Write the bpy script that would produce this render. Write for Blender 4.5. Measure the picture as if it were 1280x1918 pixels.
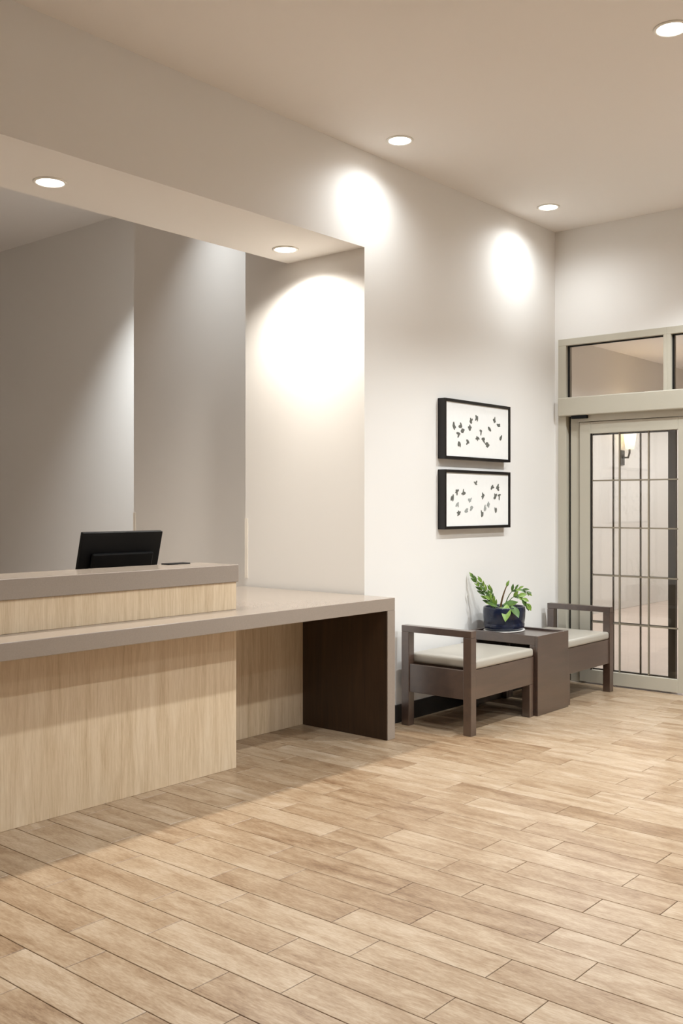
import bpy, bmesh, math, random
from mathutils import Vector, Matrix

random.seed(7)
for o in list(bpy.data.objects):
    bpy.data.objects.remove(o, do_unlink=True)
scene = bpy.context.scene
COL = scene.collection

# ------------------------------------------------------------------ camera
IMG_W, IMG_H = 1280, 1918
FPX, YAW, HORIZON, CAM_H = 1868.0, math.radians(40.48), 946.0, 1.40
cam_data = bpy.data.cameras.new('camera')
cam_data.sensor_fit = 'VERTICAL'
cam_data.sensor_height = 36.0
cam_data.lens = 36.0 * FPX / IMG_H
cam_data.shift_y = -(IMG_H / 2 - HORIZON) / IMG_H
cam_data.clip_start = 0.05
cam = bpy.data.objects.new('camera', cam_data)
cam.location = (0, 0, CAM_H)
cam.rotation_euler = (math.pi / 2, 0, YAW)
COL.objects.link(cam)
scene.camera = cam

# ------------------------------------------------------------------ world, exposure
world = bpy.data.worlds.new('world')
scene.world = world
world.use_nodes = True
bgn = world.node_tree.nodes['Background']
bgn.inputs[0].default_value = (1.0, 0.98, 0.95, 1)
bgn.inputs[1].default_value = 0.1
vs = scene.view_settings
vs.view_transform = 'Standard'
vs.look = 'None'
vs.gamma = 1.0
vs.use_curve_mapping = False
vs.exposure = 0.53

LAMP_COLOR = (0.90, 0.965, 1.0)
SOFFIT_COLOR = (1.0, 0.965, 0.89)
P_ROOM, P_WALL, P_SOFFIT, P_ALCOVE, P_VEST = 122.0, 30.0, 96.0, 78.0, 158.0

# ------------------------------------------------------------------ layout (metres, camera above the origin)
XW = -3.897          # left wall plane
YB = 7.209           # back wall plane
YO = 4.785           # right jamb of the reception opening
ZC = 3.59            # ceiling
ZS = 2.995           # soffit over the desk
XS = -4.547          # rear edge of the soffit
X1 = -4.952          # rear end of the return wall
Y2, X2 = 5.153, -6.655
Y3 = 5.90
ZA = 4.18            # ceiling of the back area
XA = -10.4
XR, YF = 3.4, -6.0   # room limits behind the camera
XV, YV, ZV = -5.87, 16.5, 3.45   # passage beyond the glass doors

# ------------------------------------------------------------------ materials
def srgb(r, g, b):
    def c(v):
        v /= 255.0
        return v / 12.92 if v <= 0.04045 else ((v + 0.055) / 1.055) ** 2.4
    return (c(r), c(g), c(b), 1.0)

def new_mat(name):
    m = bpy.data.materials.new(name)
    m.use_nodes = True
    return m, m.node_tree.nodes, m.node_tree.links, m.node_tree.nodes['Principled BSDF']

def plain(name, col, rough=0.5, spec=0.5, metal=0.0, noise=0.0, nscale=40, bump=0.0, coat=0.0):
    m, N, L, p = new_mat(name)
    p.inputs['Base Color'].default_value = col
    p.inputs['Roughness'].default_value = rough
    p.inputs['Specular IOR Level'].default_value = spec
    p.inputs['Metallic'].default_value = metal
    p.inputs['Coat Weight'].default_value = coat
    p.inputs['Coat Roughness'].default_value = 0.15
    if noise > 0 or bump > 0:
        tc = N.new('ShaderNodeNewGeometry')
        nz = N.new('ShaderNodeTexNoise')
        nz.inputs['Scale'].default_value = nscale
        nz.inputs['Detail'].default_value = 4
        L.new(tc.outputs['Position'], nz.inputs['Vector'])
        if noise > 0:
            mx = N.new('ShaderNodeMix'); mx.data_type = 'RGBA'
            mx.inputs['A'].default_value = tuple(c * (1 - noise) for c in col[:3]) + (1,)
            mx.inputs['B'].default_value = tuple(min(1, c * (1 + noise)) for c in col[:3]) + (1,)
            L.new(nz.outputs['Fac'], mx.inputs['Factor'])
            L.new(mx.outputs['Result'], p.inputs['Base Color'])
        if bump > 0:
            b = N.new('ShaderNodeBump'); b.inputs['Strength'].default_value = bump
            b.inputs['Distance'].default_value = 0.002
            L.new(nz.outputs['Fac'], b.inputs['Height'])
            L.new(b.outputs['Normal'], p.inputs['Normal'])
    return m

def wood(name, stops, grain_axis, stretch=14.0, scale=5.0, rough=0.45, board=None, spec=0.5, fine=0.35, coat=0.0, bump=0.08):
    """Straight-grained wood; grain runs along grain_axis, optional boards (axis, width) with their own tone."""
    m, N, L, p = new_mat(name)
    geo = N.new('ShaderNodeNewGeometry')
    mp = N.new('ShaderNodeMapping')
    s = [stretch] * 3; s[grain_axis] = 1.0
    mp.inputs['Scale'].default_value = s
    L.new(geo.outputs['Position'], mp.inputs['Vector'])
    vec = mp.outputs['Vector']
    tone = None
    if board:
        ax, w = board
        sep = N.new('ShaderNodeSeparateXYZ'); L.new(geo.outputs['Position'], sep.inputs[0])
        dv = N.new('ShaderNodeMath'); dv.operation = 'DIVIDE'; dv.inputs[1].default_value = w
        L.new(sep.outputs[ax], dv.inputs[0])
        fl = N.new('ShaderNodeMath'); fl.operation = 'FLOOR'; L.new(dv.outputs[0], fl.inputs[0])
        wn = N.new('ShaderNodeTexWhiteNoise'); wn.noise_dimensions = '1D'; L.new(fl.outputs[0], wn.inputs['W'])
        ad = N.new('ShaderNodeVectorMath'); ad.operation = 'ADD'
        sc = N.new('ShaderNodeVectorMath'); sc.operation = 'SCALE'; sc.inputs['Scale'].default_value = 17.0
        L.new(wn.outputs['Color'], sc.inputs[0])
        L.new(vec, ad.inputs[0]); L.new(sc.outputs[0], ad.inputs[1]); vec = ad.outputs[0]
        tone = wn.outputs['Value']
    n1 = N.new('ShaderNodeTexNoise'); n1.inputs['Scale'].default_value = scale * 0.35
    n1.inputs['Detail'].default_value = 6; n1.inputs['Distortion'].default_value = 0.9
    L.new(vec, n1.inputs['Vector'])
    n2 = N.new('ShaderNodeTexNoise'); n2.inputs['Scale'].default_value = scale * 2.2
    n2.inputs['Detail'].default_value = 8; n2.inputs['Roughness'].default_value = 0.7
    L.new(vec, n2.inputs['Vector'])
    mixf = N.new('ShaderNodeMix'); mixf.data_type = 'FLOAT'; mixf.inputs['Factor'].default_value = fine
    L.new(n1.outputs['Fac'], mixf.inputs['A']); L.new(n2.outputs['Fac'], mixf.inputs['B'])
    fac = mixf.outputs['Result']
    if tone is not None:
        ma = N.new('ShaderNodeMath'); ma.operation = 'MULTIPLY_ADD'; ma.inputs[1].default_value = 0.06
        L.new(tone, ma.inputs[0]); L.new(fac, ma.inputs[2])
        sb = N.new('ShaderNodeMath'); sb.operation = 'SUBTRACT'; sb.inputs[1].default_value = 0.03
        L.new(ma.outputs[0], sb.inputs[0]); fac = sb.outputs[0]
    cr = N.new('ShaderNodeValToRGB')
    while len(cr.color_ramp.elements) < len(stops):
        cr.color_ramp.elements.new(0.5)
    for e, (pos, c) in zip(cr.color_ramp.elements, stops):
        e.position = pos; e.color = c
    L.new(fac, cr.inputs['Fac'])
    L.new(cr.outputs['Color'], p.inputs['Base Color'])
    p.inputs['Roughness'].default_value = rough
    p.inputs['Specular IOR Level'].default_value = spec
    p.inputs['Coat Weight'].default_value = coat
    p.inputs['Coat Roughness'].default_value = 0.28
    p.inputs['Coat IOR'].default_value = 1.9
    if bump:
        b = N.new('ShaderNodeBump'); b.inputs['Strength'].default_value = bump; b.inputs['Distance'].default_value = 0.002
        L.new(n2.outputs['Fac'], b.inputs['Height']); L.new(b.outputs['Normal'], p.inputs['Normal'])
    return m

TILE_L, TILE_W, TILE_Y0 = 0.605, 0.155, 0.044
TILE_EVEN, TILE_ODD = -2.805, -2.595

def floor_tile_material():
    m, N, L, p = new_mat('wood_look_floor_tile')
    geo = N.new('ShaderNodeNewGeometry')
    sep = N.new('ShaderNodeSeparateXYZ'); L.new(geo.outputs['Position'], sep.inputs[0])
    def math_(op, a, b=None, c=None):
        n = N.new('ShaderNodeMath'); n.operation = op
        for i, v in enumerate((a, b, c)):
            if v is None: continue
            if isinstance(v, (int, float)): n.inputs[i].default_value = v
            else: L.new(v, n.inputs[i])
        return n.outputs[0]
    row = math_('FLOOR', math_('DIVIDE', math_('SUBTRACT', sep.outputs['Y'], TILE_Y0), TILE_W))
    odd = math_('FLOORED_MODULO', row, 2.0)
    off = math_('MULTIPLY_ADD', odd, TILE_ODD - TILE_EVEN, TILE_EVEN)
    colm = math_('FLOOR', math_('DIVIDE', math_('SUBTRACT', sep.outputs['X'], off), TILE_L))
    cmb = N.new('ShaderNodeCombineXYZ'); L.new(row, cmb.inputs[0]); L.new(colm, cmb.inputs[1])
    wn = N.new('ShaderNodeTexWhiteNoise'); wn.noise_dimensions = '2D'; L.new(cmb.outputs[0], wn.inputs['Vector'])
    sc = N.new('ShaderNodeVectorMath'); sc.operation = 'SCALE'; sc.inputs['Scale'].default_value = 23.0
    L.new(wn.outputs['Color'], sc.inputs[0])
    ad = N.new('ShaderNodeVectorMath'); ad.operation = 'ADD'
    L.new(geo.outputs['Position'], ad.inputs[0]); L.new(sc.outputs[0], ad.inputs[1])
    mp = N.new('ShaderNodeMapping'); mp.inputs['Scale'].default_value = (1.0, 4.2, 1.0); L.new(ad.outputs[0], mp.inputs['Vector'])
    mp2 = N.new('ShaderNodeMapping'); mp2.inputs['Scale'].default_value = (1.0, 5.0, 1.0); L.new(ad.outputs[0], mp2.inputs['Vector'])
    blot = N.new('ShaderNodeTexNoise'); blot.inputs['Scale'].default_value = 4.2; blot.inputs['Detail'].default_value = 3
    blot.inputs['Distortion'].default_value = 0.5
    L.new(mp.outputs[0], blot.inputs['Vector'])
    grain = N.new('ShaderNodeTexNoise'); grain.inputs['Scale'].default_value = 30; grain.inputs['Detail'].default_value = 7
    grain.inputs['Roughness'].default_value = 0.68
    L.new(mp2.outputs[0], grain.inputs['Vector'])
    f = math_('ADD', math_('MULTIPLY', blot.outputs['Fac'], 0.46), math_('MULTIPLY', grain.outputs['Fac'], 0.52))
    f = math_('ADD', f, math_('MULTIPLY', math_('SUBTRACT', wn.outputs['Value'], 0.5), 0.13))
    cr = N.new('ShaderNodeValToRGB')
    stops = [(0.30, srgb(118, 89, 63)), (0.42, srgb(149, 122, 94)), (0.53, srgb(169, 145, 118)), (0.68, srgb(190, 170, 147))]
    while len(cr.color_ramp.elements) < 4: cr.color_ramp.elements.new(0.5)
    for e, (pos, c) in zip(cr.color_ramp.elements, stops): e.position = pos; e.color = c
    L.new(f, cr.inputs['Fac'])
    L.new(cr.outputs['Color'], p.inputs['Base Color'])
    p.inputs['Roughness'].default_value = 0.37
    p.inputs['Specular IOR Level'].default_value = 0.5
    b = N.new('ShaderNodeBump'); b.inputs['Strength'].default_value = 0.10; b.inputs['Distance'].default_value = 0.002
    L.new(grain.outputs['Fac'], b.inputs['Height']); L.new(b.outputs['Normal'], p.inputs['Normal'])
    return m

M = {}
M['wall'] = plain('wall_paint', srgb(231, 227, 222), 0.75, 0.3, bump=0.05, nscale=220)
M['ceiling'] = plain('ceiling_paint', srgb(232, 226, 220), 0.85, 0.2)
M['passage_wall'] = plain('passage_wall_paint', srgb(232, 226, 216), 0.8, 0.2)
M['passage_floor'] = plain('passage_floor_tile', srgb(206, 188, 172), 0.4, 0.4, noise=0.08, nscale=3)
M['base'] = plain('dark_base_tile', srgb(44, 42, 42), 0.35, 0.5, noise=0.25, nscale=14)
M['grout'] = plain('floor_grout', srgb(58, 44, 32), 0.9, 0.1)
M['tile'] = floor_tile_material()
M['oak'] = wood('pale_oak_veneer', [(0.28, srgb(172, 145, 114)), (0.42, srgb(200, 176, 144)), (0.55, srgb(214, 192, 162)), (0.72, srgb(226, 208, 182))], 2, 16, 4.5, 0.5, board=('Y', 0.23), fine=0.5)
M['stone'] = plain('taupe_counter_stone', srgb(150, 137, 125), 0.22, 0.5, noise=0.10, nscale=160)
M['leg_shade'] = wood('shaded_leg_brown', [(0.3, srgb(48, 32, 20)), (0.7, srgb(70, 48, 30))], 2, 14, 5, 0.5)  # taupe leg stone as darkened by shade, painted as brown grain
M['walnut'] = wood('dark_walnut', [(0.3, srgb(50, 31, 22)), (0.7, srgb(77, 54, 42))], 1, 12, 5, 0.42, coat=1.0, bump=0.03)
M['vinyl'] = plain('grey_beige_vinyl', srgb(172, 165, 153), 0.32, 0.5, bump=0.05, nscale=120)
M['frame'] = plain('greige_door_frame', srgb(186, 179, 163), 0.38, 0.5)
M['gasket'] = plain('black_gasket', srgb(22, 20, 18), 0.6, 0.3)
M['muntin'] = plain('grey_muntin_bar', srgb(138, 128, 110), 0.45, 0.5)
M['bronze'] = plain('dark_bronze_stile', srgb(92, 86, 74), 0.4, 0.5)
M['black'] = plain('black_plastic', srgb(5, 5, 6), 0.5, 0.2)
M['greyplastic'] = plain('grey_cable', srgb(120, 122, 124), 0.4, 0.5)
M['blackframe'] = plain('black_picture_frame', srgb(16, 12, 11), 0.35, 0.5)
M['paper'] = plain('white_art_paper', srgb(236, 235, 232), 0.8, 0.2, noise=0.03, nscale=30)
M['ink1'] = plain('dark_grey_ink', srgb(104, 104, 98), 0.8, 0.1, noise=0.5, nscale=140)
M['ink2'] = plain('light_grey_ink', srgb(158, 160, 156), 0.8, 0.1, noise=0.3, nscale=140)
M['navy'] = plain('navy_glaze', srgb(20, 28, 50), 0.22, 0.45, noise=0.3, nscale=25, coat=0.15)
M['saucer'] = plain('white_saucer', srgb(225, 222, 216), 0.35, 0.5)
M['soil'] = plain('potting_soil', srgb(46, 34, 24), 0.95, 0.1, noise=0.5, nscale=90, bump=0.6)
M['leaf'] = plain('green_leaf', srgb(116, 146, 58), 0.35, 0.5, noise=0.35, nscale=45)
M['leaf2'] = plain('dark_green_leaf', srgb(72, 102, 42), 0.35, 0.5, noise=0.35, nscale=45)
M['stem'] = plain('brown_stem', srgb(98, 74, 42), 0.55, 0.3)
M['trimring'] = plain('white_trim_ring', srgb(232, 228, 220), 0.4, 0.4)
M['sconce_metal'] = plain('bronze_sconce', srgb(70, 60, 48), 0.4, 0.5, metal=0.6)
M['guard'] = plain('clear_corner_guard', srgb(236, 228, 216), 0.3, 0.5)

def emissive(name, col, strength):
    m, N, L, p = new_mat(name)
    p.inputs['Base Color'].default_value = (0.9, 0.9, 0.9, 1)
    p.inputs['Emission Color'].default_value = col
    p.inputs['Emission Strength'].default_value = strength
    return m
M['lens'] = emissive('lit_lamp_lens', (1.0, 0.97, 0.92, 1), 9.0)
M['shade'] = emissive('lit_sconce_shade', (1.0, 0.78, 0.40, 1), 1.15)

def glass_mat(name, tint, refl):
    m, N, L, p = new_mat(name)
    out = N['Material Output']
    N.remove(p)
    tr = N.new('ShaderNodeBsdfTransparent'); tr.inputs[0].default_value = tint
    gl = N.new('ShaderNodeBsdfGlossy'); gl.inputs['Roughness'].default_value = 0.02
    fr = N.new('ShaderNodeFresnel'); fr.inputs['IOR'].default_value = refl
    mx = N.new('ShaderNodeMixShader')
    L.new(fr.outputs[0], mx.inputs[0]); L.new(tr.outputs[0], mx.inputs[1]); L.new(gl.outputs[0], mx.inputs[2])
    L.new(mx.outputs[0], out.inputs['Surface'])
    return m
M['glass'] = glass_mat('clear_pane_glass', (0.96, 0.957, 0.95, 1), 1.5)

# ------------------------------------------------------------------ helpers
def link(o, parent=None):
    COL.objects.link(o)
    if parent is not None:
        o.parent = parent
    return o

def wpos(parent):
    v = Vector((0, 0, 0))
    while parent is not None:
        v += Vector(parent.location); parent = parent.parent
    return v

def tag(o, label=None, cat=None, group=None, kind=None):
    if label: o['label'] = label
    if cat: o['category'] = cat
    if group: o['group'] = group
    if kind: o['kind'] = kind
    return o

def empty(name, loc):
    o = bpy.data.objects.new(name, None)
    o.location = loc; o.empty_display_size = 0.1
    return link(o)

def box_into(bm, x0, x1, y0, y1, z0, z1):
    vs_ = [bm.verts.new((x, y, z)) for x in (x0, x1) for y in (y0, y1) for z in (z0, z1)]
    for f in ((0, 1, 3, 2), (4, 6, 7, 5), (0, 4, 5, 1), (2, 3, 7, 6), (0, 2, 6, 4), (1, 5, 7, 3)):
        bm.faces.new([vs_[i] for i in f])

def mesh_from(bm, name, mat, smooth=False):
    bmesh.ops.recalc_face_normals(bm, faces=bm.faces)
    me = bpy.data.meshes.new(name)
    bm.to_mesh(me); bm.free()
    if mat is not None: me.materials.append(mat)
    if smooth:
        for p in me.polygons: p.use_smooth = True
    return me

def place(name, me, loc, parent=None):
    o = bpy.data.objects.new(name, me)
    o.location = Vector(loc) - wpos(parent)
    return link(o, parent)

def boxes(name, rects, mat, parent=None, bevel=0.0, segs=2, anchor=None):
    """One mesh object made of world-space boxes (x0,x1,y0,y1,z0,z1)."""
    xs = [r[0] for r in rects] + [r[1] for r in rects]
    ys = [r[2] for r in rects] + [r[3] for r in rects]
    zs = [r[4] for r in rects] + [r[5] for r in rects]
    c = Vector(anchor) if anchor else Vector(((min(xs) + max(xs)) / 2, (min(ys) + max(ys)) / 2, min(zs)))
    bm = bmesh.new()
    for r in rects:
        box_into(bm, r[0] - c.x, r[1] - c.x, r[2] - c.y, r[3] - c.y, r[4] - c.z, r[5] - c.z)
    if bevel > 0:
        bmesh.ops.recalc_face_normals(bm, faces=bm.faces)
        bmesh.ops.bevel(bm, geom=list(bm.edges), offset=bevel, segments=segs, affect='EDGES', profile=0.5)
    return place(name, mesh_from(bm, name, mat), c, parent)

def box(name, x0, x1, y0, y1, z0, z1, mat, parent=None, bevel=0.0, segs=2):
    return boxes(name, [(x0, x1, y0, y1, z0, z1)], mat, parent, bevel, segs)

def lathe_mesh(name, prof, mat, n=40, sx=1.0, sy=1.0, smooth=True, closed=False):
    bm = bmesh.new()
    rings = []
    for r, z in prof:
        rings.append([bm.verts.new((r * sx * math.cos(2 * math.pi * i / n), r * sy * math.sin(2 * math.pi * i / n), z)) for i in range(n)])
    for a, b in zip(rings, rings[1:]):
        for i in range(n):
            bm.faces.new((a[i], a[(i + 1) % n], b[(i + 1) % n], b[i]))
    if not closed:
        bm.faces.new(rings[0]); bm.faces.new(rings[-1])
    else:
        for i in range(n):
            a, b = rings[-1], rings[0]
            bm.faces.new((a[i], a[(i + 1) % n], b[(i + 1) % n], b[i]))
    return mesh_from(bm, name, mat, smooth)

def tube_mesh(name, pts, radii, mat, n=8):
    bm = bmesh.new(); rings = []
    for i, p in enumerate(pts):
        p = Vector(p)
        t = (Vector(pts[min(i + 1, len(pts) - 1)]) - Vector(pts[max(i - 1, 0)])).normalized()
        a = t.orthogonal().normalized(); b = t.cross(a)
        r = radii[i] if isinstance(radii, (list, tuple)) else radii
        rings.append([bm.verts.new(p + r * (a * math.cos(2 * math.pi * k / n) + b * math.sin(2 * math.pi * k / n))) for k in range(n)])
    for A, B in zip(rings, rings[1:]):
        # match the nearest start vertex to avoid twist
        s = min(range(n), key=lambda q: (B[q].co - A[0].co).length)
        for k in range(n):
            bm.faces.new((A[k], A[(k + 1) % n], B[(k + 1 + s) % n], B[(k + s) % n]))
    bm.faces.new(rings[0]); bm.faces.new(rings[-1])
    return mesh_from(bm, name, mat, True)

# ------------------------------------------------------------------ lamps
def spot(name, loc, power, half_deg, blend, radius=0.06, color=LAMP_COLOR, parent=None):
    d = bpy.data.lights.new(name, 'SPOT')
    d.energy = power; d.color = color
    d.spot_size = math.radians(half_deg * 2); d.spot_blend = blend
    d.shadow_soft_size = radius
    o = bpy.data.objects.new(name, d)
    o.location = Vector(loc) - wpos(parent)
    return link(o, parent)

RING = lathe_mesh('trim_ring', [(0.066, 0.0), (0.083, 0.0), (0.083, -0.003), (0.078, -0.007), (0.069, -0.007), (0.066, -0.004)], M['trimring'], 40, closed=True)
LENS = lathe_mesh('lens', [(0.0665, 0.0), (0.0665, -0.003), (0.05, -0.0055), (0.02, -0.0065), (0.002, -0.0068)], M['lens'], 40)

def downlight(loc, label, power, half=76, blend=1.0, group='round recessed ceiling downlights', color=LAMP_COLOR):
    t = empty('recessed_downlight', loc)
    tag(t, label, 'ceiling light', group)
    place('trim_ring', RING, loc, t)
    place('lens', LENS, loc, t)
    spot('downlight_beam', (loc[0], loc[1], loc[2] - 0.02), power, half, blend, color=color, parent=t)
    return t

# ------------------------------------------------------------------ structure
def struct(o):
    o['kind'] = 'structure'; return o

# ceiling
struct(box('ceiling', XW, XR, YF, YB, ZC, ZC + 0.12, M['ceiling']))
# left wall: pier beside the opening, beam over the desk, pier before the opening
struct(boxes('wall_left', [(X1, XW, YO, YB, 0, ZA + 0.1), (XS, XW, 0.3, YO, ZS, ZA + 0.1), (XS, XW, YF, 0.3, 0, ZA + 0.1)], M['wall'], anchor=(XW, 4, 0)))
# area behind the desk
struct(boxes('wall_alcove', [(X2, X1, Y2, Y3 + 0.3, 0, ZA), (XA, X2, Y3, Y3 + 0.3, 0, ZA)], M['wall'], anchor=(X2, Y2, 0)))
struct(box('wall_alcove_end', XA - 0.15, XA, -0.1, Y3 + 0.3, 0, ZA, M['wall']))
struct(box('wall_alcove_near', XA, XS, -0.25, -0.1, 0, ZA, M['wall']))
struct(box('ceiling_alcove', XA - 0.15, XS, -0.25, Y3 + 0.3, ZA, ZA + 0.12, M['ceiling']))
struct(box('floor_alcove', XA - 0.15, -4.6, -0.25, Y3 + 0.3, -0.1, 0.0, M['passage_floor']))
# walls behind the camera
struct(box('wall_right', XR, XR + 0.15, YF, YB + 0.15, 0, ZC + 0.12, M['wall']))
struct(box('wall_front', XS, XR + 0.15, YF - 0.15, YF, 0, ZC + 0.12, M['wall']))
# back wall around the glazed entrance
SFX0, SFX1, SFZ = -3.862, -0.95, 2.722
struct(boxes('wall_back', [(XW, SFX0, YB, YB + 0.15, 0, ZC), (SFX0, SFX1, YB, YB + 0.15, SFZ, ZC), (SFX1, XR, YB, YB + 0.15, 0, ZC)], M['wall'], anchor=(-1, YB, 0)))
# passage beyond the doors
struct(box('floor_passage', XV - 0.2, XR, YB, YV, -0.1, -0.002, M['passage_floor']))
struct(box('ceiling_passage', XV - 0.2, XR, YB + 0.15, YV, ZV, ZV + 0.1, M['ceiling']))
struct(box('wall_passage_left', XV - 0.2, XV, YB + 0.15, YV, 0, ZV, M['passage_wall']))
struct(box('wall_passage_far', XV - 0.2, XR, YV, YV + 0.2, 0, ZV, M['passage_wall']))
struct(box('wall_passage_right', XR, XR + 0.2, YB + 0.15, YV, 0, ZV, M['passage_wall']))
struct(box('wall_passage_near', XV - 0.2, XW, YB + 0.0, YB + 0.15, 0, ZV, M['passage_wall']))
# dark base along the left wall
struct(box('baseboard_left', XW, XW + 0.012, YO + 0.002, YB - 0.002, 0, 0.115, M['base'], bevel=0.003))
# corner guards on the return wall and the alcove corner
def guard(name, x, y, ztop):
    t = 0.004; w = 0.025
    return struct(boxes(name, [(x, x + w, y - t, y, 0.9, ztop), (x - t, x, y - t, y + w, 0.9, ztop)], M['guard'], anchor=(x, y, 0.9)))
guard('trim_1', X1, YO, 1.31)
guard('trim_2', X2, Y2, 1.34)

# floor: grout bed with every tile a piece of its own
floor = struct(box('floor', -4.6, XR, YF, YB, -0.10, -0.0045, M['grout']))
def project(x, y, z):
    ca, sa = math.cos(YAW), math.sin(YAW)
    d = -x * sa + y * ca; r = x * ca + y * sa
    if d < 0.2: return None
    return 640 + FPX * r / d, HORIZON - FPX * (z - CAM_H) / d
tiles = []
k = math.floor((YF - TILE_Y0) / TILE_W)
while TILE_Y0 + k * TILE_W < YB:
    ya, yb_ = TILE_Y0 + k * TILE_W, TILE_Y0 + (k + 1) * TILE_W
    off = TILE_ODD if k % 2 else TILE_EVEN
    n = math.floor((-4.6 - off) / TILE_L)
    while off + n * TILE_L < XR:
        xa, xb = off + n * TILE_L, off + (n + 1) * TILE_L
        tiles.append((max(xa, -4.6), min(xb, XR), max(ya, YF), min(yb_, YB)))
        n += 1
    k += 1
GAP = 0.0015
def tile_area(t):
    x0, x1, y0, y1 = t
    if x1 < -4.33 or (x1 < -3.88 and (y1 < 3.6 or y0 > 4.8)) or x1 - x0 < 0.02: return 0
    ps = [project(x, y, 0) for x, y in ((x0, y0), (x1, y0), (x1, y1), (x0, y1))]
    if any(p is None for p in ps): return 0
    ps = [(min(max(p[0], 0), IMG_W), min(max(p[1], 0), IMG_H)) for p in ps]
    return abs(sum(ps[i][0] * ps[(i + 1) % 4][1] - ps[(i + 1) % 4][0] * ps[i][1] for i in range(4))) / 2
ranked = sorted(tiles, key=tile_area, reverse=True)
single = [t for t in ranked[:300] if tile_area(t) > 30]
rest = [t for t in tiles if t not in set(single)]
def tile_bm(bm, x0, x1, y0, y1, z1, depth=0.0075, ch=0.0010):
    lo = [bm.verts.new(p) for p in ((x0, y0, z1 - depth), (x1, y0, z1 - depth), (x1, y1, z1 - depth), (x0, y1, z1 - depth))]
    mi = [bm.verts.new(p) for p in ((x0, y0, z1 - ch), (x1, y0, z1 - ch), (x1, y1, z1 - ch), (x0, y1, z1 - ch))]
    hi = [bm.verts.new(p) for p in ((x0 + ch, y0 + ch, z1), (x1 - ch, y0 + ch, z1), (x1 - ch, y1 - ch, z1), (x0 + ch, y1 - ch, z1))]
    bm.faces.new(hi)
    for a, b in ((lo, mi), (mi, hi)):
        for i in range(4):
            bm.faces.new((a[i], a[(i + 1) % 4], b[(i + 1) % 4], b[i]))
cache = {}
for (x0, x1, y0, y1) in single:
    key = (round(x1 - x0, 4), round(y1 - y0, 4))
    if key not in cache:
        bm = bmesh.new()
        tile_bm(bm, -key[0] / 2 + GAP, key[0] / 2 - GAP, -key[1] / 2 + GAP, key[1] / 2 - GAP, 0.0)
        cache[key] = mesh_from(bm, 'floor_tile', M['tile'])
    place('floor_tile', cache[key], ((x0 + x1) / 2, (y0 + y1) / 2, random.uniform(-0.0004, 0.0)), floor)
bm = bmesh.new()
for (x0, x1, y0, y1) in rest:
    if x1 - x0 > 0.01 and y1 - y0 > 0.01:
        tile_bm(bm, x0 + GAP, x1 - GAP, y0 + GAP, y1 - GAP, 0.0)
fld = place('floor_tile_field', mesh_from(bm, 'floor_tile_field', M['tile']), (0, 0, 0), floor)
fld['kind'] = 'stuff'

# ------------------------------------------------------------------ glazed entrance
def glazed_leaf(root, name, x0, x1, ya, yb_, z0, z1, stile, top, bottom, nx, zbars, mat, bar_mat, glass=True, bar=0.010):
    """A door leaf as a part of root: stiles and rails in one mesh, each bar and each pane a sub-part."""
    leaf = boxes(name, [(x0, x0 + stile, ya, yb_, z0, z1), (x1 - stile, x1, ya, yb_, z0, z1),
                        (x0 + stile, x1 - stile, ya, yb_, z1 - top, z1), (x0 + stile, x1 - stile, ya, yb_, z0, z0 + bottom)], mat, root, bevel=0.002, segs=1)
    gx0, gx1, gz0, gz1 = x0 + stile, x1 - stile, z0 + bottom, z1 - top
    ym = (ya + yb_) / 2
    w = (gx1 - gx0) / nx
    bt = 0.008
    for i in range(1, nx):
        box('muntin', gx0 + i * w - bar / 2, gx0 + i * w + bar / 2, ym - bt, ym + bt, gz0, gz1, bar_mat, leaf)
    for z in zbars:
        for i in range(nx):
            a = gx0 + i * w + (bar / 2 if i else 0); b = gx0 + (i + 1) * w - (bar / 2 if i < nx - 1 else 0)
            box('muntin', a, b, ym - bt, ym + bt, z - bar / 2, z + bar / 2, bar_mat, leaf)
    zs_ = [gz0] + sorted(zbars) + [gz1]
    for i in range(nx):
        for a, b in zip(zs_, zs_[1:]):
            box('pane', gx0 + i * w + 0.002, gx0 + (i + 1) * w - 0.002, ym - 0.002, ym + 0.002, a + 0.002, b - 0.002, M['glass'], leaf)
    # gasket line round the glass
    g = 0.006
    boxes('gasket', [(gx0, gx0 + g, ya - 0.001, ya + 0.012, gz0, gz1), ], M['gasket'], leaf)
    return leaf

entrance = empty('door_1', (-3.0, YB + 0.03, 0)); struct(entrance)
ZBARS = [0.484, 0.852, 1.224, 1.592]
YL = YB + 0.005
boxes('door_frame', [(SFX0, -3.792, YB - 0.012, YB + 0.10, 0, 2.105), (-3.768, -3.694, YB + 0.02, YB + 0.12, 0, 2.105),
                     (SFX1 - 0.07, SFX1, YB - 0.012, YB + 0.10, 0, 2.105)], M['frame'], entrance, bevel=0.002, segs=1)
boxes('frame_gap', [(-3.792, -3.768, YB + 0.05, YB + 0.06, 0, 2.105)], M['gasket'], entrance)
hd = box('header_box', SFX0 + 0.012, SFX1, YB - 0.045, YB + 0.12, 2.105, 2.252, M['frame'], entrance, bevel=0.008)
box('door_track', -3.69, SFX1 - 0.07, YB - 0.01, YB + 0.11, 2.056, 2.105, M['frame'], entrance)
box('motion_sensor', -3.735, -3.60, YB - 0.042, YB - 0.011, 2.080, 2.105, M['black'], entrance, bevel=0.004)
glazed_leaf(entrance, 'sliding_leaf', -3.684, -2.795, YL, YL + 0.042, 0.012, 2.052, 0.094, 0.092, 0.098, 3, ZBARS, M['frame'], M['muntin'])
glazed_leaf(entrance, 'sliding_leaf', -2.785, -1.896, YL, YL + 0.042, 0.012, 2.052, 0.094, 0.092, 0.098, 3, ZBARS, M['frame'], M['muntin'])
door2 = empty('door_2', (-3.3, YB + 0.09, 0)); struct(door2)
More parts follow.
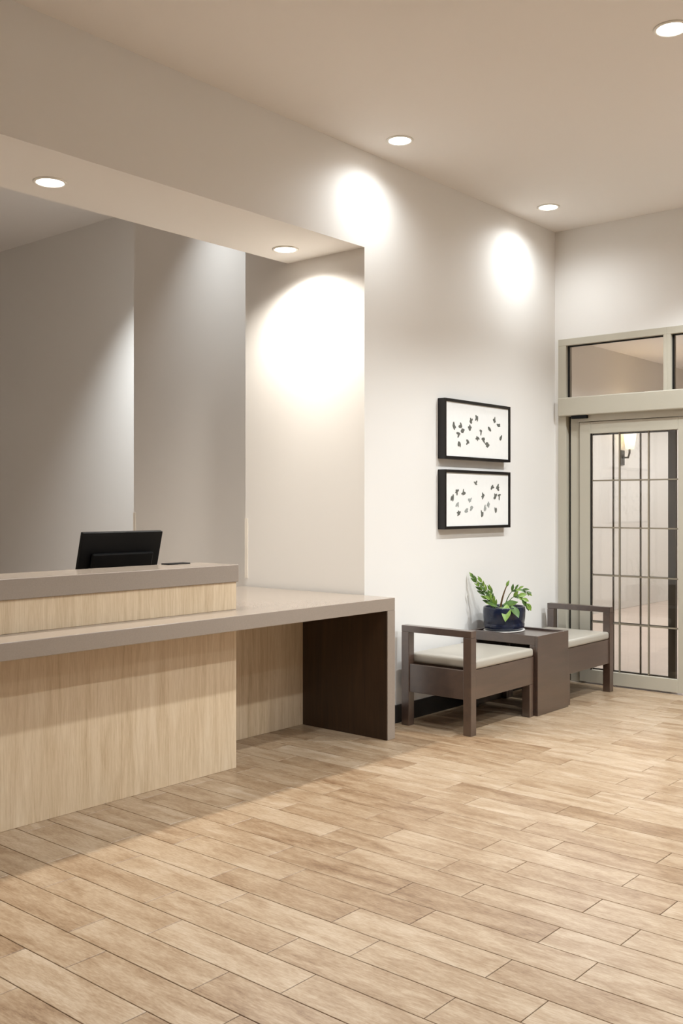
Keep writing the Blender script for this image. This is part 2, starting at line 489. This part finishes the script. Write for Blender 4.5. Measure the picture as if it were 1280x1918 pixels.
glazed_leaf(door2, 'fixed_leaf', -3.722, -2.937, YB + 0.078, YB + 0.112, 0.012, 2.052, 0.058, 0.10, 0.10, 3, ZBARS, M['bronze'], M['muntin'], bar=0.009)
# transom lights
def transom(name, x0, x1):
    t = empty(name, ((x0 + x1) / 2, YB + 0.04, 2.252)); struct(t)
    s = 0.0285
    boxes('window_frame', [(x0, x1, YB - 0.012, YB + 0.09, 2.668, SFZ), (x0, x0 + (0.068 if x0 == SFX0 else s), YB - 0.012, YB + 0.09, 2.252, 2.668),
                           (x1 - s, x1, YB - 0.012, YB + 0.09, 2.252, 2.668)], M['frame'], t, bevel=0.002, segs=1)
    xa = x0 + (0.068 if x0 == SFX0 else s)
    boxes('gasket', [(xa, xa + 0.012, YB + 0.02, YB + 0.035, 2.254, 2.668), (xa + 0.012, x1 - s, YB + 0.02, YB + 0.035, 2.659, 2.668)], M['gasket'], t)
    box('pane', xa + 0.001, x1 - s - 0.001, YB + 0.036, YB + 0.042, 2.253, 2.667, M['glass'], t)
transom('window_1', SFX0, -2.9665)
transom('window_2', -2.9665, -2.07)
transom('window_3', -2.07, SFX1)

# ------------------------------------------------------------------ reception desk
YD0, YDP, YD1 = 0.75, 3.679, 4.760      # left end, end of the solid part, outer face of the waterfall leg
XP, XD, XK = -3.877, -3.640, -4.322     # front panel, front of the desk top, back panel of the kneehole
desk = empty('reception_desk', (-3.9, 2.75, 0))
tag(desk, 'long L-ended reception desk of pale oak panels with taupe stone counters and ledge', 'reception desk')
box('front_panel', XP - 0.03, XP, YD0, YDP, 0.0, 0.770, M['oak'], desk, bevel=0.0015, segs=1)
box('raised_panel', XP - 0.03, XP, YD0, YDP, 0.845, 0.992, M['oak'], desk, bevel=0.0015, segs=1)
box('raised_counter', -4.190, XP + 0.010, YD0 - 0.01, YDP + 0.008, 0.992, 1.083, M['stone'], desk, bevel=0.003)
box('end_panel', XK + 0.02, XP - 0.03, YDP - 0.028, YDP, 0.0, 0.770, M['oak'], desk, bevel=0.0015, segs=1)
box('raised_end_panel', -4.15, XP - 0.03, YDP - 0.028, YDP, 0.845, 0.992, M['oak'], desk, bevel=0.0015, segs=1)
box('left_end_panel', XK + 0.02, XP - 0.03, YD0, YD0 + 0.028, 0.0, 0.770, M['oak'], desk, bevel=0.0015, segs=1)
box('knee_panel', XK - 0.02, XK, YDP, YD1 - 0.076, 0.0, 0.770, M['oak'], desk, bevel=0.0015, segs=1)
box('desk_top', -4.945, XD, YD0 - 0.01, YD1, 0.770, 0.845, M['stone'], desk, bevel=0.003)
box('waterfall_leg', XK - 0.02, XD, YD1 - 0.072, YD1, 0.0, 0.770, M['stone'], desk, bevel=0.002)
box('leg_shade_sheet', XK, XD - 0.004, YD1 - 0.076, YD1 - 0.072, 0.0, 0.769, M['leg_shade'], desk)  # thin dark sheet: shade of the leg's inner face put into the colour
box('back_panel', -4.17, -4.15, YD0 + 0.03, YDP - 0.03, 0.845, 0.992, M['oak'], desk)

# monitor behind the raised counter
mon = empty('computer_monitor', (-4.47, 3.285, 0.845))
tag(mon, 'black flat computer monitor seen from the back on the reception desk', 'monitor')
mon.rotation_euler = (0, 0, math.radians(-1.5))
def monitor_parts():
    tilt = Matrix.Rotation(math.radians(15), 4, 'Y')
    def part(name, rects, mat, bevel, parent, off):
        bm = bmesh.new()
        for r in rects: box_into(bm, *r)
        bmesh.ops.recalc_face_normals(bm, faces=bm.faces)
        if bevel: bmesh.ops.bevel(bm, geom=list(bm.edges), offset=bevel, segments=2, affect='EDGES', profile=0.5)
        me = mesh_from(bm, name, mat)
        o = bpy.data.objects.new(name, me)
        o.matrix_local = Matrix.Translation(off) @ tilt
        return link(o, parent)
    o = (0.10, 0, 0.255)
    shell = part('back_shell', [(-0.012, 0.012, -0.255, 0.255, -0.165, 0.165)], M['black'], 0.004, mon, o)
    part('screen', [(-0.014, -0.0125, -0.245, 0.245, -0.15, 0.155)], M['black'], 0, mon, o)
    part('electronics_housing', [(0.012, 0.034, -0.19, 0.20, -0.10, 0.055)], M['black'], 0.008, mon, o)
    part('port_strip', [(0.034, 0.037, 0.00, 0.17, -0.055, -0.045), (0.034, 0.040, -0.012, 0.004, -0.066, -0.052)], M['greyplastic'], 0.001, mon, o)
    me = tube_mesh('stand_neck', [(0.09, 0, 0.01), (0.085, 0, 0.09), (0.11, 0, 0.20)], [0.025, 0.022, 0.020], M['black'], 12)
    link(bpy.data.objects.new('stand_neck', me), mon)
    me = lathe_mesh('stand_base', [(0.11, 0.0), (0.11, 0.008), (0.10, 0.012), (0.02, 0.016)], M['black'], 32, 0.8, 1.0)
    b = bpy.data.objects.new('stand_base', me); b.location = (0.09, 0, 0); link(b, mon)
monitor_parts()
pad = box('thin_black_tray', -4.185, -4.12, 3.42, 3.57, 1.0832, 1.089, M['black'], None, bevel=0.002)  # plain thin black slab at the counter's rear edge
tag(pad, 'thin flat black tray on the raised counter, right of the monitor', 'tray')

# ------------------------------------------------------------------ seating
def cushion_mesh(name, dx, dy, dz, r, mat):
    bm = bmesh.new()
    box_into(bm, -dx / 2, dx / 2, -dy / 2, dy / 2, 0, dz)
    bmesh.ops.recalc_face_normals(bm, faces=bm.faces)
    bmesh.ops.subdivide_edges(bm, edges=[e for e in bm.edges if abs(e.verts[0].co.z - e.verts[1].co.z) < 1e-6], cuts=6, use_grid_fill=True)
    for v in bm.verts:
        if v.co.z > dz * 0.9:
            u, w = 2 * v.co.x / dx, 2 * v.co.y / dy
            v.co.z += 0.010 * (1 - u * u) * (1 - w * w)
    es = [e for e in bm.edges if len(e.link_faces) == 2 and e.calc_face_angle(0) > 0.9]
    bmesh.ops.bevel(bm, geom=es, offset=r, segments=4, affect='EDGES', profile=0.5)
    return mesh_from(bm, name, mat, True)

def chair(y_arm_out, y_in, label):
    """Single seat with one open arm frame; y_arm_out is the outer face of the arm, y_in the side next to the table."""
    s = 1 if y_in > y_arm_out else -1
    xf, xb = -3.312, -3.838
    P = 0.058
    root = empty('arm_chair', ((xf + xb) / 2, (y_arm_out + y_in) / 2, 0))
    tag(root, label, 'chair', 'one-armed lobby chairs beside the side table')
    a, b = sorted((y_arm_out, y_arm_out + s * P))
    W = M['walnut']
    box('leg', xf - P, xf, a, b, 0, 0.594, W, root, bevel=0.003)
    box('leg', xb, xb + P, a, b, 0, 0.594, W, root, bevel=0.003)
    box('arm_rail', xb, xf, a, b, 0.5945, 0.636, W, root, bevel=0.003)
    c, d = sorted((y_in, y_in - s * 0.05))
    box('leg', xf - P - 0.008, xf - 0.008, c, d, 0, 0.215, W, root, bevel=0.003)
    box('leg', xb, xb + P, c, d, 0, 0.215, W, root, bevel=0.003)
    i0, i1 = sorted((y_arm_out + s * P, y_in))
    box('front_apron', xf - 0.030, xf - 0.008, i0, i1, 0.2155, 0.396, W, root, bevel=0.002)
    box('back_apron', xb + 0.008, xb + 0.030, i0, i1, 0.2155, 0.396, W, root, bevel=0.002)
    box('side_apron', xb + P, xf - P, *sorted((y_arm_out + s * 0.008, y_arm_out + s * 0.034)), 0.2155, 0.392, W, root, bevel=0.002)
    box('side_apron', xb + P, xf - P, *sorted((y_in - s * 0.008, y_in - s * 0.034)), 0.2155, 0.392, W, root, bevel=0.002)
    e0, e1 = sorted((y_arm_out + s * (P + 0.002), y_in - s * 0.004))
    me = cushion_mesh('seat_cushion', 0.515, e1 - e0, 0.056, 0.017, M['vinyl'])
    place('seat_cushion', me, ((xf + xb) / 2 + 0.002, (e0 + e1) / 2, 0.3965), root)
    return root
chair(5.086, 5.850, 'dark walnut one-armed chair with grey-beige seat, next to the reception desk')
chair(7.032, 6.312, 'dark walnut one-armed chair with grey-beige seat, next to the glass door')

tx0, tx1, ty0, ty1, tz = -3.838, -3.298, 5.868, 6.295, 0.530
table = empty('side_table', ((tx0 + tx1) / 2, (ty0 + ty1) / 2, 0))
tag(table, 'dark walnut side table with tray top standing between the two chairs', 'table')
W = M['walnut']
box('front_panel', tx1 - 0.022, tx1, ty0, ty1, 0, tz, W, table, bevel=0.002)
box('back_panel', tx0, tx0 + 0.022, ty0, ty1, 0, tz, W, table, bevel=0.002)
for y0 in (ty0, ty1 - 0.03):
    box('side_rail', tx0 + 0.022, tx1 - 0.022, y0, y0 + 0.03, tz - 0.062, tz, W, table, bevel=0.002)
for x0 in (tx1 - 0.062, tx0 + 0.022):
    for y0 in (ty0, ty1 - 0.03):
        box('leg', x0, x0 + 0.040, y0, y0 + 0.03, 0, tz - 0.062, W, table, bevel=0.002)
TOPZ = tz - 0.014
box('tray_top', tx0 + 0.022, tx1 - 0.022, ty0 + 0.03, ty1 - 0.03, TOPZ - 0.02, TOPZ, W, table)

# ------------------------------------------------------------------ potted plant
PC = Vector((-3.685, 6.083, TOPZ))
plant = empty('potted_plant', PC)
tag(plant, 'green leafy plant in a navy glazed oval planter on the side table', 'plant')
RX, RY, PH = 0.138, 0.172, 0.172
me = lathe_mesh('saucer', [(0.90, 0.0), (0.96, 0.004), (0.98, 0.010), (0.90, 0.010)], M['saucer'], 48, RX, RY)
place('saucer', me, PC, plant)
prof = [(0.78, 0.010), (0.90, 0.016), (0.955, 0.034), (0.96, 0.052), (0.94, 0.056), (0.955, 0.062), (0.99, 0.10), (1.0, 0.14), (0.985, PH - 0.006), (0.97, PH), (0.93, PH), (0.91, PH - 0.01), (0.90, PH - 0.04)]
pot = place('planter', lathe_mesh('planter', prof, M['navy'], 56, RX, RY), PC, plant)
place('soil', lathe_mesh('soil', [(0.895, 0), (0.895, 0.006), (0.5, 0.014), (0.05, 0.016)], M['soil'], 32, RX, RY), PC + Vector((0, 0, PH - 0.03)), plant)

U = Vector((math.cos(YAW), math.sin(YAW), 0)); V = Vector((math.sin(YAW), -math.cos(YAW), 0)); Z = Vector((0, 0, 1))
def leaf_mesh(name, length, width, mat, fold=0.25, droop=0.15):
    bm = bmesh.new()
    prof_ = [0.05, 0.55, 0.88, 1.0, 0.86, 0.5, 0.04]
    rows = []
    for i, w in enumerate(prof_):
        t = i / (len(prof_) - 1)
        z = -droop * length * t * t
        rows.append([bm.verts.new((t * length, -w * width / 2, z + fold * w * width / 2)), bm.verts.new((t * length, 0, z)),
                     bm.verts.new((t * length, w * width / 2, z + fold * w * width / 2))])
    for a, b in zip(rows, rows[1:]):
        bm.faces.new((a[0], a[1], b[1], b[0])); bm.faces.new((a[1], a[2], b[2], b[1]))
    me = mesh_from(bm, name, mat, True)
    return me
LEAF_S = [leaf_mesh('leaf', 0.095, 0.034, M['leaf']), leaf_mesh('leaf', 0.095, 0.034, M['leaf2'])]
LEAF_B = [leaf_mesh('leaf', 0.105, 0.052, M['leaf']), leaf_mesh('leaf', 0.115, 0.056, M['leaf2'])]
def orient(direction, up):
    x = direction.normalized(); y = up.cross(x)
    if y.length < 1e-4: y = Vector((0, 1, 0)).cross(x)
    y.normalize(); z = x.cross(y)
    return Matrix((x, y, z)).transposed().to_4x4()
def add_leaf(parent, me, p, direction, up, s=1.0):
    o = bpy.data.objects.new('leaf', me)
    o.matrix_local = Matrix.Translation(p) @ orient(direction, up) @ Matrix.Scale(s, 4)
    return link(o, parent)
TOP = PH - 0.02
def uvz(u, v, z): return U * u + V * v + Z * (TOP + z)
def bez(p, t):
    a, b, c = p
    return a * (1 - t) ** 2 + b * 2 * t * (1 - t) + c * t * t
def frond(p, n, me_list, s, spread=0.9, start=0.25, tip=True, stem_r=0.004):
    pts = [bez(p, i / 9) for i in range(10)]
    st = bpy.data.objects.new('stem', tube_mesh('stem', pts, [stem_r * (1 - 0.6 * i / 9) for i in range(10)], M['stem'] if stem_r > 0.006 else M['leaf2'], 6))
    link(st, plant)
    for i in range(n):
        t = start + (1 - start) * i / max(1, n - 1)
        q = bez(p, t); tg = (bez(p, min(1, t + 0.02)) - bez(p, max(0, t - 0.02))).normalized()
        side = tg.cross(V).normalized()
        for sgn in (-1, 1):
            d = tg * (0.75 + 0.5 * t) + side * sgn * spread * (1 - 0.4 * t) + V * random.uniform(-0.2, 0.5)
            add_leaf(st, random.choice(me_list), q, d, V + Z * 0.4 + U * random.uniform(-.3, .3), s * random.uniform(0.8, 1.1) * (1 - 0.3 * t))
    if tip:
        tg = (p[2] - p[1]).normalized()
        add_leaf(st, me_list[0], p[2], tg, V + Z * 0.3, s * 0.8)
    return st
# tall fronds leaning left
frond((uvz(-0.06, 0.0, -0.02), uvz(-0.14, 0.0, 0.10), uvz(-0.215, 0.0, 0.215)), 7, LEAF_S, 0.72, 0.55)
frond((uvz(-0.05, 0.02, -0.02), uvz(-0.11, 0.03, 0.09), uvz(-0.165, 0.04, 0.19)), 6, LEAF_S, 0.70, 0.55)
frond((uvz(-0.05, 0.0, -0.02), uvz(-0.085, 0.01, 0.06), uvz(-0.10, 0.02, 0.13)), 5, LEAF_S, 0.62, 0.6)
# brown stalk leaning right
frond((uvz(-0.03, 0.0, -0.02), uvz(-0.02, 0.0, 0.08), uvz(0.018, 0.0, 0.165)), 1, LEAF_S, 0.55, 0.5, 0.95, True, 0.009)
# arching frond to the right
frond((uvz(0.0, 0.0, 0.0), uvz(0.04, 0.02, 0.20), uvz(0.15, 0.03, 0.125)), 5, LEAF_S, 0.68, 0.8, 0.45)
frond((uvz(0.0, 0.02, -0.01), uvz(0.06, 0.04, 0.17), uvz(0.145, 0.06, 0.045)), 4, LEAF_B, 0.72, 0.6, 0.45)
# low broad leaves, one hanging over the rim
for u, v, z, du, dv, dz, s, k in ((-0.05, 0.06, 0.02, -0.7, 0.5, 0.35, 0.8, 1), (0.0, 0.115, 0.045, -0.22, 0.75, -0.95, 1.25, 0), (0.03, 0.11, 0.035, 0.35, 0.8, -0.55, 1.0, 1),
                                  (-0.02, 0.05, 0.03, 0.9, 0.2, 0.35, 0.95, 1), (-0.07, 0.03, 0.02, -0.9, 0.3, 0.5, 0.7, 0), (0.02, 0.03, 0.02, 0.7, -0.1, 0.4, 0.8, 0), (-0.04, 0.06, 0.02, 0.3, 0.9, -0.1, 0.8, 1)):
    add_leaf(plant, LEAF_B[k], uvz(u, v, z), U * du + V * dv + Z * dz, Z + V * 0.6, s)

# ------------------------------------------------------------------ framed art
def on_wall(px, py, x):
    t = (px - 640) / FPX
    d = x / (t * math.cos(YAW) - math.sin(YAW))
    return d * (t * math.sin(YAW) + math.cos(YAW)), CAM_H - (py - HORIZON) * d / FPX
AY0, AY1, AD = 5.572, 6.424, 0.060
def picture(z0, z1, marks, label):
    t = empty('framed_picture', (XW, (AY0 + AY1) / 2, z0))
    tag(t, label, 'picture', 'framed pictures on the left wall')
    b = 0.020; xa, xb = XW + 0.001, XW + AD
    box('frame_bar', xa, xb, AY0, AY0 + b, z0, z1, M['blackframe'], t, bevel=0.0015, segs=1)
    box('frame_bar', xa, xb, AY1 - b, AY1, z0, z1, M['blackframe'], t, bevel=0.0015, segs=1)
    box('frame_bar', xa, xb, AY0 + b, AY1 - b, z1 - b, z1, M['blackframe'], t, bevel=0.0015, segs=1)
    box('frame_bar', xa, xb, AY0 + b, AY1 - b, z0, z0 + b, M['blackframe'], t, bevel=0.0015, segs=1)
    box('art_paper', xa, xb - 0.010, AY0 + b, AY1 - b, z0 + b, z1 - b, M['paper'], t)
    for (cx, cy, dark) in marks:
        y, z = on_wall(780 + cx / 5.818, 720 + cy / 5.818, xb - 0.009)
        bm = bmesh.new()
        for j in range(random.choice((2, 3, 3))):
            an = random.uniform(0, math.pi); ln = random.uniform(0.017, 0.026); wd = random.uniform(0.007, 0.012)
            oy, oz = random.uniform(-0.010, 0.010), random.uniform(-0.010, 0.010)
            vs_ = []
            for q in range(10):
                a = 2 * math.pi * q / 10
                u, w = ln * math.cos(a), wd * math.sin(a)
                vs_.append((oy + u * math.cos(an) - w * math.sin(an), oz + u * math.sin(an) + w * math.cos(an)))
            lo = [bm.verts.new((0, p[0], p[1])) for p in vs_]; hi = [bm.verts.new((0.0006 + 0.0003 * j, p[0], p[1])) for p in vs_]
            bm.faces.new(hi); bm.faces.new(lo)
            for q in range(10): bm.faces.new((lo[q], lo[(q + 1) % 10], hi[(q + 1) % 10], hi[q]))
        place('printed_leaf', mesh_from(bm, 'printed_leaf', M['ink1'] if dark else M['ink2']), (xb - 0.0100, y, z), t)
M1 = [(413, 452), (482, 445), (465, 550), (513, 515), (470, 655), (560, 628), (585, 470), (600, 395), (662, 365), (700, 520), (668, 590), (738, 610), (775, 660), (795, 490), (852, 385), (903, 438), (922, 592)]
M2 = [(655, 1085, 1), (440, 1170, 1), (518, 1188, 1), (395, 1235, 1), (455, 1300, 0), (462, 1400, 1), (590, 1265, 0), (605, 1345, 0), (550, 1380, 0), (728, 1215, 1), (830, 1115, 1), (885, 1125, 1), (862, 1222, 1), (907, 1222, 1), (785, 1305, 0), (752, 1355, 0), (722, 1405, 1), (865, 1360, 1)]
picture(1.715, 2.126, [(a, b, 1) for a, b in M1], 'upper black-framed picture of scattered small dark leaves on white')
picture(1.235, 1.642, M2, 'lower black-framed picture of scattered dark and pale grey leaves on white')

# ------------------------------------------------------------------ ceiling lamps
downlight((-3.62, 4.78, ZC), 'round ceiling downlight close to the wall, above the opening edge', P_WALL, 79, 1.0)
downlight((-3.60, 6.56, ZC), 'round ceiling downlight nearest the corner over the framed pictures', P_WALL * 1.2, 80, 1.0)
downlight((-1.82, 4.47, ZC), 'large-looking round ceiling downlight at the upper right edge', P_ROOM, 67, 0.4)
downlight((-4.29, 2.81, ZS), 'round downlight in the soffit above the computer monitor', P_SOFFIT, 75, 0.7, color=SOFFIT_COLOR)
downlight((-4.30, 4.50, ZS), 'round downlight at the right end of the soffit over the desk', P_SOFFIT, 75, 0.7, color=SOFFIT_COLOR)
downlight((-4.30, 1.11, ZS), 'round downlight at the left end of the soffit, out of view', P_SOFFIT, 75, 0.7, color=SOFFIT_COLOR)
for x, y, k, lab in ((-1.82, 2.68, 0.48, 'round ceiling downlight in the nearer row, toward the camera from the visible one'),
                     (-1.82, 6.25, 1.65, 'round ceiling downlight in the nearer row, closest to the entrance doors'),
                     (-0.32, 2.68, 0.48, 'round ceiling downlight in the middle row, first from the front'),
                     (-0.32, 4.47, 0.90, 'round ceiling downlight in the middle row, second from the front'),
                     (-0.32, 6.25, 1.45, 'round ceiling downlight in the middle row, closest to the entrance wall'),
                     (1.18, 2.68, 0.50, 'round ceiling downlight in the farthest row, first from the front'),
                     (1.18, 4.47, 0.75, 'round ceiling downlight in the farthest row, second from the front'),
                     (1.18, 6.25, 0.95, 'round ceiling downlight in the farthest row, closest to the entrance wall')):
    downlight((x, y, ZC), lab, P_ROOM * k, 67, 0.4)
downlight((-5.55, 4.72, ZA), 'round downlight in the high ceiling behind the soffit, nearer the opening', P_ALCOVE, 45, 1.0)
downlight((-7.2, 5.2, ZA), 'round downlight in the high ceiling behind the soffit, farther back', P_ALCOVE * 5.0, 45, 1.0)
for y, ny_ in ((8.6, 'first'), (10.6, 'second'), (12.6, 'third'), (14.6, 'fourth')):  # lamps added out of view to brighten the passage walls
    downlight((-4.3, y, ZV), 'added unseen round ceiling downlight in the passage beyond the doors, %s from the doors' % ny_, P_VEST, 76, 0.6, color=(0.88, 0.93, 1.0))
downlight((-0.8, 10.6, ZV), 'added unseen round ceiling downlight in the middle of the passage beyond the doors', P_VEST, 60, 0.6, color=(0.88, 0.93, 1.0))  # one more added lamp, for the middle of the passage

# sconce in the passage, seen through the door
def sconce():
    y, z = 12.72, 1.94
    t = empty('wall_sconce', (XV, y, z))
    tag(t, 'lit bronze wall sconce seen through the top panes of the glass door', 'wall lamp')
    box('back_plate', XV, XV + 0.02, y - 0.05, y + 0.05, z, z + 0.20, M['sconce_metal'], t, bevel=0.004)
    me = tube_mesh('arm', [(XV + 0.02, y, z + 0.10), (XV + 0.09, y, z + 0.10), (XV + 0.11, y, z + 0.16), (XV + 0.11, y, z + 0.22)], 0.015, M['sconce_metal'], 8)
    o = bpy.data.objects.new('arm', me); o.location = -wpos(t); link(o, t)
    me = lathe_mesh('lamp_shade', [(0.055, 0), (0.075, 0.12), (0.09, 0.26), (0.086, 0.26), (0.07, 0.12), (0.05, 0.005)], M['shade'], 24)
    place('lamp_shade', me, (XV + 0.115, y, z + 0.21), t)
    d = bpy.data.lights.new('sconce_bulb', 'POINT'); d.energy = 4; d.color = (1, 0.75, 0.42); d.shadow_soft_size = 0.03
    l = bpy.data.objects.new('sconce_bulb', d); l.location = Vector((XV + 0.115, y, z + 0.5)) - wpos(t); link(l, t)
sconce()
